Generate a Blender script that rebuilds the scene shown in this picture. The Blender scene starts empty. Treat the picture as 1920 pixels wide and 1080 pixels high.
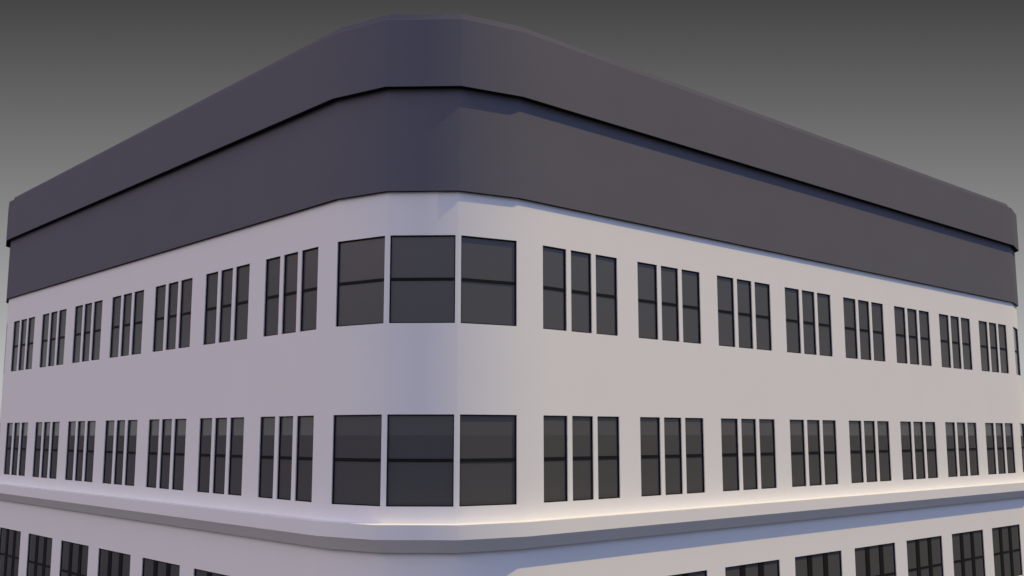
import bpy, math
from mathutils import Vector

# ------------------------------------------------------------------ basics
scene = bpy.context.scene
COL = scene.collection
GROUND = 6.75                       # camera height above the street; all heights below are relative to it

def srgb(c):
    c = c / 255.0
    return c / 12.92 if c <= 0.04045 else ((c + 0.055) / 1.055) ** 2.4

# ------------------------------------------------------------------ materials
def principled(name, col, rough=0.6, spec=0.5, var=0.0, scale=3.0, bump=0.0, bscale=60.0, ior=1.5):
    m = bpy.data.materials.new(name); m.use_nodes = True
    nt = m.node_tree; b = nt.nodes['Principled BSDF']
    b.inputs['Base Color'].default_value = (*col, 1)
    b.inputs['Roughness'].default_value = rough
    b.inputs['Specular IOR Level'].default_value = spec
    b.inputs['IOR'].default_value = ior
    tc = nt.nodes.new('ShaderNodeTexCoord')
    if var > 0:
        n = nt.nodes.new('ShaderNodeTexNoise'); n.inputs['Scale'].default_value = scale
        n.inputs['Detail'].default_value = 5
        nt.links.new(tc.outputs['Object'], n.inputs['Vector'])
        r = nt.nodes.new('ShaderNodeValToRGB')
        r.color_ramp.elements[0].position = 0.3; r.color_ramp.elements[1].position = 0.7
        r.color_ramp.elements[0].color = (*[c * (1 - var) for c in col], 1)
        r.color_ramp.elements[1].color = (*[c * (1 + var) for c in col], 1)
        nt.links.new(n.outputs['Fac'], r.inputs['Fac'])
        nt.links.new(r.outputs['Color'], b.inputs['Base Color'])
    if bump > 0:
        n = nt.nodes.new('ShaderNodeTexNoise'); n.inputs['Scale'].default_value = bscale
        n.inputs['Detail'].default_value = 3
        nt.links.new(tc.outputs['Object'], n.inputs['Vector'])
        bp = nt.nodes.new('ShaderNodeBump'); bp.inputs['Strength'].default_value = bump
        bp.inputs['Distance'].default_value = 0.01
        nt.links.new(n.outputs['Fac'], bp.inputs['Height'])
        nt.links.new(bp.outputs['Normal'], b.inputs['Normal'])
    return m

M_WALL = principled('white_render', (0.79, 0.785, 0.78), rough=0.85, spec=0.2, var=0.008, scale=0.6)
M_DARK = principled('charcoal_cladding', (0.118, 0.1165, 0.1425), rough=0.75, spec=0.15, var=0.02, scale=0.5)
M_FRAME = principled('black_frame', (0.010, 0.0097, 0.0095), rough=0.7, spec=0.12)
M_GLASS = principled('dark_glass', (0.083, 0.083, 0.084), rough=0.0, spec=0.37)
M_ROOF = principled('roof_felt', (0.12, 0.12, 0.13), rough=0.9, spec=0.2, var=0.1)
M_ASPHALT = principled('asphalt', (0.029, 0.031, 0.035), rough=0.95, spec=0.1, var=0.15, scale=0.8)
M_PAVING = principled('paving', (0.050, 0.052, 0.056), rough=0.9, spec=0.2, var=0.1, scale=1.5)

# ------------------------------------------------------------------ the building's plan
A3, A2x, A2y, A1x, A1y, A0 = 2.948, 0.393, 1.511, 1.545, 0.377, 3.022
LX, LY = 31.375, 27.26             # where the straight walls end and the far corners begin
XM, YM = LX + A0, LY + A3
# outline, anticlockwise seen from above, starting with the near corner; every corner is three flat facets
OUT = [(0, A3), (A2x, A2y), (A1x, A1y), (A0, 0),
       (XM - A0, 0), (XM - A1x, A1y), (XM - A2x, A2y), (XM, A3),
       (XM, YM - A3), (XM - A2x, YM - A2y), (XM - A1x, YM - A1y), (XM - A0, YM),
       (A0, YM), (A1x, YM - A1y), (A2x, YM - A2y), (0, YM - A3)]
OUT = [Vector(p) for p in OUT]
NP = len(OUT)
SEG = []                            # (a, b, tangent, outward normal, length)
for i in range(NP):
    a, b = OUT[i], OUT[(i + 1) % NP]
    t = (b - a); L = t.length; t = t / L
    SEG.append((a, b, t, Vector((t.y, -t.x)), L))
VN = [(SEG[i - 1][3] + SEG[i][3]).normalized() for i in range(NP)]   # smooth normal at each corner vertex
BLEND = 1.1

def is_wall(i): return SEG[i][4] > 5

def columns(i, extra=()):
    """distances along segment i where vertices are wanted"""
    L = SEG[i][4]
    s = {0.0, L}
    if is_wall(i):
        s |= {BLEND, L - BLEND}
        n = max(1, int((L - 2 * BLEND) / 4))
    s |= set(extra)
    return sorted(s)

def smooth_n(i, s):
    """horizontal shading normal: the corner is softly rounded, the long walls are flat"""
    L = SEG[i][4]; n = SEG[i][3]; n0 = VN[i]; n1 = VN[(i + 1) % NP]
    if is_wall(i):
        if s < BLEND: return n0.lerp(n, s / BLEND).normalized()
        if s > L - BLEND: return n.lerp(n1, (s - (L - BLEND)) / BLEND).normalized()
        return n
    if not is_wall(i - 1): n0 = n0.lerp(n, 0.16)            # a slight arris between the facets
    if not is_wall((i + 1) % NP): n1 = n1.lerp(n, 0.16)
    return n0.lerp(n1, s / L).normalized()

def off_pt(i, s, d):
    """point on segment i at distance s, pushed out by d (mitred at the corners)"""
    a, b, t, n, L = SEG[i]
    p = a + t * s
    if s <= 1e-9:
        m = SEG[i - 1][3] + n
        return a + m * (d / (1 + SEG[i - 1][3].dot(n)))
    if s >= L - 1e-9:
        n2 = SEG[(i + 1) % NP][3]
        return b + (n + n2) * (d / (1 + n.dot(n2)))
    return p + n * d

class MB:
    """collects faces with their own corner normals"""
    def __init__(s): s.v = []; s.f = []; s.n = []; s.key = {}
    def vert(s, p, g):
        k = (round(p[0], 5), round(p[1], 5), round(p[2], 5), g)
        if k not in s.key: s.key[k] = len(s.v); s.v.append(k[:3])
        return s.key[k]
    def face(s, pts, normals=None, group=None):
        if group is None: group = ('own', len(s.f))       # hard edges: this face shares no vertices
        ids = [s.vert(p, group) for p in pts]
        if len(set(ids)) < 3: return
        a, b, c = (Vector(pts[j]) for j in (0, 1, 2))
        if normals is None:
            fn = (b - a).cross(c - b).normalized(); normals = [fn] * len(pts)
        s.f.append(ids); s.n.append([Vector(n).normalized() for n in normals])
    def box(s, o, ax, ay, az, x0, x1, y0, y1, z0, z1, skip=()):
        """box in a local frame: o origin, ax/ay/az unit axes"""
        def P(x, y, z): return tuple(o + ax * x + ay * y + az * z)
        fs = {'y0': [(x0,y0,z0),(x1,y0,z0),(x1,y0,z1),(x0,y0,z1)], 'y1': [(x1,y1,z0),(x0,y1,z0),(x0,y1,z1),(x1,y1,z1)],
              'x0': [(x0,y1,z0),(x0,y0,z0),(x0,y0,z1),(x0,y1,z1)], 'x1': [(x1,y0,z0),(x1,y1,z0),(x1,y1,z1),(x1,y0,z1)],
              'z0': [(x0,y1,z0),(x1,y1,z0),(x1,y0,z0),(x0,y0,z0)], 'z1': [(x0,y0,z1),(x1,y0,z1),(x1,y1,z1),(x0,y1,z1)]}
        for k, q in fs.items():
            if k not in skip: s.face([P(*c) for c in q])
    def build(s, name, mat, parent=None):
        me = bpy.data.meshes.new(name)
        me.from_pydata(s.v, [], s.f); me.update()
        me.polygons.foreach_set('use_smooth', [True] * len(me.polygons))
        me.normals_split_custom_set([tuple(n) for fn in s.n for n in fn])
        me.materials.append(mat)
        o = bpy.data.objects.new(name, me); COL.objects.link(o)
        if parent: o.parent = parent
        return o

def sweep(profile, closed=False, segs=range(NP)):
    """a profile [(offset, height), ...] from low to high, carried round the outline"""
    m = MB()
    pr = profile + [profile[0]] if closed else profile
    for i in segs:
        cs = columns(i)
        for s0, s1 in zip(cs[:-1], cs[1:]):
            h0, h1 = smooth_n(i, s0), smooth_n(i, s1)
            for j, ((d0, z0), (d1, z1)) in enumerate(zip(pr[:-1], pr[1:])):
                ln = math.hypot(d1 - d0, z1 - z0); out, up = (z1 - z0) / ln, -(d1 - d0) / ln
                pts = []
                for s, d, z in ((s0, d0, z0), (s1, d0, z0), (s1, d1, z1), (s0, d1, z1)):
                    p = off_pt(i, s, d); pts.append((p.x, p.y, z + GROUND))
                ns = [Vector((h.x * out, h.y * out, up)) for h in (h0, h1, h1, h0)]
                m.face(pts, ns, (j, i if not is_wall(i) else 'wall'))
    return m

# ------------------------------------------------------------------ heights (relative to the eye)
Z_UT, Z_UB = 4.4525, 2.4525        # top row of windows
Z_LT, Z_LB = 0.4239, -1.5757       # middle row
Z_GT, Z_GB = -3.609, -5.60         # ground floor
Z_BAND, Z_FAS, Z_FTOP, Z_TOP = 5.462, 7.874, 9.488, 9.685
Z_LEDT, Z_LEDF, Z_LEDB = -1.938, -2.250, -2.542
D_BAND, D_FAS, D_LED, D_LEDB = 0.082, 0.245, 0.37, 0.127

# ------------------------------------------------------------------ window openings per segment: (s0, s1, z0, z1, kind)
OPEN = {i: [] for i in range(NP)}
def add_triple(i, s, parts, zb, zt):
    for a, b in parts: OPEN[i].append((s + a, s + b, zb, zt, 'narrow'))
R0, RP, RW = 3.847 - A0, 3.4516, 2.639
RPARTS = [(0, 0.800), (0.962, 1.692), (1.850, RW + 0.014)]
for k in range(8):
    s = R0 + k * RP
    for zb, zt in ((Z_UB, Z_UT), (Z_LB, Z_LT)): add_triple(3, s, RPARTS, zb, zt)
    OPEN[3].append((s, s + RW + 0.01, Z_GB, Z_GT, 'wide'))
L0, LP, LW = 3.769 - A3, 3.3596, 2.507
LPARTS = [(0, 0.752), (0.930, 1.607), (1.785, LW + 0.014)]
LLEN = SEG[15][4]
for k in range(7):
    for zb, zt in ((Z_UB, Z_UT), (Z_LB, Z_LT)):
        for a, b in LPARTS: OPEN[15].append((LLEN - (L0 + k * LP + b), LLEN - (L0 + k * LP + a), zb, zt, 'narrow'))
    OPEN[15].append((LLEN - (L0 + k * LP + LW), LLEN - (L0 + k * LP), Z_GB, Z_GT, 'wide'))
# facets of the corners: segments 0-2 near, 4-6 at the end of the right wall, 12-14 at the end of the left wall
FW = {0: (0.008, 1.428), 1: (0.075, 1.556), 2: (0.076, 1.508)}
for base, seq in ((0, (0, 1, 2)), (4, (2, 1, 0)), (12, (2, 1, 0))):
    for j, src in enumerate(seq):
        a, b = FW[src]; L = SEG[base + j][4]
        if base: a, b = L - b, L - a
        if base == 12: a, b = max(a, 0.06), b
        for zb, zt in ((Z_UB, Z_UT), (Z_LB, Z_LT), (Z_GB, Z_GT)):
            OPEN[base + j].append((a, b, zb, zt, 'corner'))

# ------------------------------------------------------------------ building
building = bpy.data.objects.new('office_building', None); COL.objects.link(building)
building['label'] = 'long white building with faceted corner, charcoal top bands and rows of dark windows'
building['category'] = 'building'

REVEAL = 0.11
def wall_mesh():
    m = MB()
    ztop, zbot = Z_FAS, -GROUND
    for i in range(NP):
        ops = OPEN[i]
        rows = sorted({zbot, ztop, Z_BAND + 0.3, Z_LEDF + 0.1} | {o[2] for o in ops} | {o[3] for o in ops})
        cs = columns(i, {o[0] for o in ops} | {o[1] for o in ops})
        n = SEG[i][3]; t = SEG[i][2]
        for s0, s1 in zip(cs[:-1], cs[1:]):
            if s1 - s0 < 1e-6: continue
            h0, h1 = smooth_n(i, s0), smooth_n(i, s1)
            for z0, z1 in zip(rows[:-1], rows[1:]):
                sm, zm = (s0 + s1) / 2, (z0 + z1) / 2
                if any(o[0] < sm < o[1] and o[2] < zm < o[3] for o in ops): continue
                pts = []
                for s, z in ((s0, z0), (s1, z0), (s1, z1), (s0, z1)):
                    p = SEG[i][0] + t * s; pts.append((p.x, p.y, z + GROUND))
                m.face(pts, [(h.x, h.y, 0) for h in (h0, h1, h1, h0)], ('skin', i))
        for (a, b, zb, zt, k) in ops:       # reveals of the opening
            def P(s, d, z):
                p = SEG[i][0] + t * s - n * d; return (p.x, p.y, z + GROUND)
            m.face([P(a, 0, zb), P(a, 0, zt), P(a, REVEAL, zt), P(a, REVEAL, zb)])
            m.face([P(b, 0, zt), P(b, 0, zb), P(b, REVEAL, zb), P(b, REVEAL, zt)])
            m.face([P(a, 0, zt), P(b, 0, zt), P(b, REVEAL, zt), P(a, REVEAL, zt)])
            m.face([P(b, 0, zb), P(a, 0, zb), P(a, REVEAL, zb), P(b, REVEAL, zb)])
    return m
wall = wall_mesh().build('wall', M_WALL, building)

# charcoal storey band, projecting fascia, upstand and roof
sweep([(D_BAND, Z_BAND), (D_BAND, Z_FAS + 0.05)]).build('cladding_band', M_DARK, building)
sweep([(D_FAS, Z_FAS), (D_FAS, Z_FTOP - 0.006), (D_FAS - 0.006, Z_FTOP), (-0.05, Z_FTOP)]).build('fascia', M_DARK, building)
for d, z in ((D_BAND, Z_BAND), (D_FAS, Z_FAS)):     # underside strip with a small lip, its shade painted in as black
    so = sweep([(-0.05, z - 0.004), (d - 0.003, z - 0.004), (d - 0.003, z + 0.02)]).build('soffit_shade', M_FRAME, building)
    so['label'] = 'underside strip with its shade painted black, under the ' + ('charcoal band' if z == Z_BAND else 'projecting fascia')
up = sweep([(D_BAND + 0.012, Z_FTOP - 0.05), (D_BAND - 0.015, Z_TOP), (-0.30, Z_TOP), (-0.30, Z_TOP - 0.45)])
up.build('parapet', M_DARK, building)
rm = MB()
rm.face([(off_pt(i, 0, -0.2).x, off_pt(i, 0, -0.2).y, Z_TOP - 0.40 + GROUND) for i in range(NP)])
rm.build('roof', M_ROOF, building)
# ledge with a chamfered underside between ground floor and upper floors
sweep([(-0.05, Z_LEDB), (D_LEDB, Z_LEDB), (D_LED, Z_LEDF), (D_LED, Z_LEDT), (-0.05, Z_LEDT)]).build('ledge', M_WALL, building)

# ------------------------------------------------------------------ windows
UP = Vector((0, 0, 1))
def make_window(w, h, kind):
    """a window in its own frame: x along the wall, y inwards, z up; origin at the sill's middle"""
    g = 0.002
    X, Y, Z = Vector((1, 0, 0)), Vector((0, 1, 0)), UP
    O = Vector((0, 0, 0))
    x0, x1 = -w / 2 + g, w / 2 - g
    z0, z1 = g, h - g
    fy = 0.024                      # the black frame sits back behind a shallow white reveal
    dg = 0.058                      # depth of the glass behind the wall face
    b = 0.022
    f = MB()
    f.box(O, X, Y, Z, x0, x0 + b, fy, 0.09, z0, z1)
    f.box(O, X, Y, Z, x1 - b, x1, fy, 0.09, z0, z1)
    f.box(O, X, Y, Z, x0 + b, x1 - b, fy, 0.09, z0, z0 + b)
    f.box(O, X, Y, Z, x0 + b, x1 - b, fy, 0.09, z1 - b, z1)
    bars = MB(); hb = 0.034
    bars.box(O, X, Y, Z, x0 + b, x1 - b, dg - 0.019, dg + 0.01, h / 2 - hb, h / 2 + hb)
    glass = MB()
    glass.box(O, X, Y, Z, x0 + b * .5, x1 - b * .5, dg, dg + 0.012, z0 + b * .5, z1 - b * .5, skip=())
    mull = []
    if kind == 'wide':
        mw = 0.122
        pane = (w - 4 * mw) / 3
        pane_mid = pane - 0.07; side = (w - 4 * mw - pane_mid) / 2
        for c in (-pane_mid / 2 - mw, pane_mid / 2 + mw):
            mm = MB(); mm.box(O, X, Y, Z, c - mw, c + mw, dg - 0.022, dg + 0.01, z0 + b, z1 - b); mull.append(mm)
    return f, bars, glass, mull

cache = {}
NAMES = {'narrow': 'window', 'corner': 'corner_window', 'wide': 'ground_floor_window'}
def place_window(i, a, b, zb, zt, kind):
    key = (round(b - a, 4), round(zt - zb, 4), kind)
    n = SEG[i][3]; t = SEG[i][2]
    p = SEG[i][0] + t * ((a + b) / 2)
    rz = math.atan2(t.y, t.x)
    # x along the tangent; inward normal is +y of the local frame
    nm = NAMES[kind]
    if kind == 'corner' and zt == Z_GT: nm = 'ground_floor_window'
    if key not in cache:
        f, bars, glass, mull = make_window(b - a, zt - zb, kind)
        tmp = [x.build('tmp', mt) for x, mt in [(f, M_FRAME), (bars, M_FRAME), (glass, M_GLASS)]]
        tm = [x.build('tmp', M_FRAME) for x in mull]
        cache[key] = [o.data for o in tmp], [o.data for o in tm]
        for o in tmp + tm: bpy.data.objects.remove(o)
    (fd, bd, gd), md = cache[key]
    w = bpy.data.objects.new(nm, fd); COL.objects.link(w); w.parent = building
    w.location = (p.x, p.y, zb + GROUND); w.rotation_euler = (0, 0, rz)
    for nmm, d in [('pane', gd), ('glazing_bar', bd)] + [('mullion', x) for x in md]:
        c = bpy.data.objects.new(nmm, d); COL.objects.link(c); c.parent = w
for i in range(NP):
    for o in OPEN[i]:
        place_window(i, *o)

# ------------------------------------------------------------------ ground
def flat(name, pts, z, mat):
    m = MB(); m.face([(x, y, z) for x, y in pts]); o = m.build(name, mat); o['kind'] = 'structure'; return o
flat('ground', [(-4000, -4000), (4000, -4000), (4000, 4000), (-4000, 4000)], 0.0, M_ASPHALT)
pm = MB()
PW, KH = 3.2, 0.13
for i in range(NP):
    a0, a1 = off_pt(i, 0, -0.3), off_pt(i, SEG[i][4], -0.3)
    b0, b1 = off_pt(i, 0, PW), off_pt(i, SEG[i][4], PW)
    pm.face([(b0.x, b0.y, KH), (b1.x, b1.y, KH), (a1.x, a1.y, KH), (a0.x, a0.y, KH)])
    pm.face([(b0.x, b0.y, -0.05), (b1.x, b1.y, -0.05), (b1.x, b1.y, KH), (b0.x, b0.y, KH)])
pv = pm.build('pavement', M_PAVING); pv['kind'] = 'structure'

# ------------------------------------------------------------------ camera
YAW, PITCH, F = 0.8269, 0.1415, 1918.4
cd = bpy.data.cameras.new('camera'); cam = bpy.data.objects.new('camera', cd); COL.objects.link(cam)
cam.location = (-12.9623, -17.1819, GROUND)
cam.rotation_euler = (math.pi / 2 + PITCH, 0, YAW - math.pi / 2)
cd.sensor_width = 36; cd.lens = F * 36 / 1920
cd.clip_start = 0.1; cd.clip_end = 20000
scene.camera = cam

# ------------------------------------------------------------------ sun
HX, K = 1.02, 1.971
sd = bpy.data.lights.new('sun', 'SUN'); sun = bpy.data.objects.new('sun', sd); COL.objects.link(sun)
sd.energy = 2.85; sd.angle = math.radians(0.4); sd.color = (0.98, 0.75, 0.32)
sun.rotation_euler = Vector((HX, -1, K)).to_track_quat('Z', 'Y').to_euler()
sun.location = (30, -30, 50)

# ------------------------------------------------------------------ sky
world = bpy.data.worlds.new('World'); scene.world = world; world.use_nodes = True
nt = world.node_tree; N = nt.nodes; LK = nt.links
for n in list(N): N.remove(n)
out = N.new('ShaderNodeOutputWorld'); bg = N.new('ShaderNodeBackground'); LK.new(bg.outputs[0], out.inputs[0])
tc = N.new('ShaderNodeTexCoord'); sep = N.new('ShaderNodeSeparateXYZ'); LK.new(tc.outputs['Generated'], sep.inputs[0])
def ramp(stops, src):
    r = N.new('ShaderNodeValToRGB'); cr = r.color_ramp
    while len(cr.elements) > 1: cr.elements.remove(cr.elements[-1])
    for k, (pos, col) in enumerate(stops):
        e = cr.elements[0] if k == 0 else cr.elements.new(pos)
        e.position = pos; e.color = (*col, 1)
    LK.new(src, r.inputs['Fac']); return r.outputs['Color']
def g(v): return (srgb(v),) * 3
# grey sky behind the building: pale at the horizon, darkening upwards
def sky_el(y):
    return math.tan(PITCH + math.atan((540 - y) / F))
stops = [(0.0, g(196))] + [(sky_el(y), g(69 + 0.163 * y)) for y in (700, 600, 500, 400, 300, 200, 100, 0)] + [(0.60, g(50)), (1.0, g(45))]

def dotdir(v):
    d = N.new('ShaderNodeVectorMath'); d.operation = 'DOT_PRODUCT'; LK.new(tc.outputs['Generated'], d.inputs[0])
    d.inputs[1].default_value = v; return d.outputs['Value']
def smooth(src, a, b):
    m = N.new('ShaderNodeMapRange'); m.interpolation_type = 'SMOOTHSTEP'
    m.inputs['From Min'].default_value = a; m.inputs['From Max'].default_value = b
    LK.new(src, m.inputs['Value']); return m.outputs['Result']
def mix(f, a, b):
    m = N.new('ShaderNodeMix'); m.data_type = 'RGBA'; LK.new(f, m.inputs['Factor'])
    for s, v in ((m.inputs[6], a), (m.inputs[7], b)):
        if isinstance(v, tuple): s.default_value = (*v, 1)
        else: LK.new(v, s)
    return m.outputs[2]
# a bank of grey light to the north-east: it pales with the height over that horizon
north_east = dotdir((math.cos(YAW), math.sin(YAW), 0))
mx = N.new('ShaderNodeMath'); mx.operation = 'MAXIMUM'; mx.inputs[1].default_value = 0.25; LK.new(north_east, mx.inputs[0])
dv = N.new('ShaderNodeMath'); dv.operation = 'DIVIDE'; LK.new(sep.outputs['Z'], dv.inputs[0]); LK.new(mx.outputs[0], dv.inputs[1])
grey = ramp(stops, dv.outputs[0])
# the sky on the street side, behind the viewer: blue to the south, mauve to the west
BLUE = (0.42, 0.61, 1.15)
MAUVE = (1.56, 1.30, 1.38)
ZEN = (0.43, 0.45, 0.62)
side = mix(smooth(dotdir((-0.90, 0.43, 0)), -0.05, 0.85), BLUE, MAUVE)
side = mix(smooth(sep.outputs['Z'], 0.45, 0.95), side, ZEN)
side = mix(smooth(sep.outputs['Z'], 0.0, 0.38), (0.35, 0.345, 0.38), side)
fac = smooth(dotdir((-math.cos(YAW), -math.sin(YAW), 0.55)), -0.45, 0.15)
col = mix(fac, grey, side)
LK.new(col, bg.inputs['Color']); bg.inputs['Strength'].default_value = 1.0

# ------------------------------------------------------------------ output
scene.render.engine = 'CYCLES'
scene.view_settings.view_transform = 'Standard'
scene.view_settings.look = 'None'
scene.view_settings.exposure = 0
scene.view_settings.gamma = 1
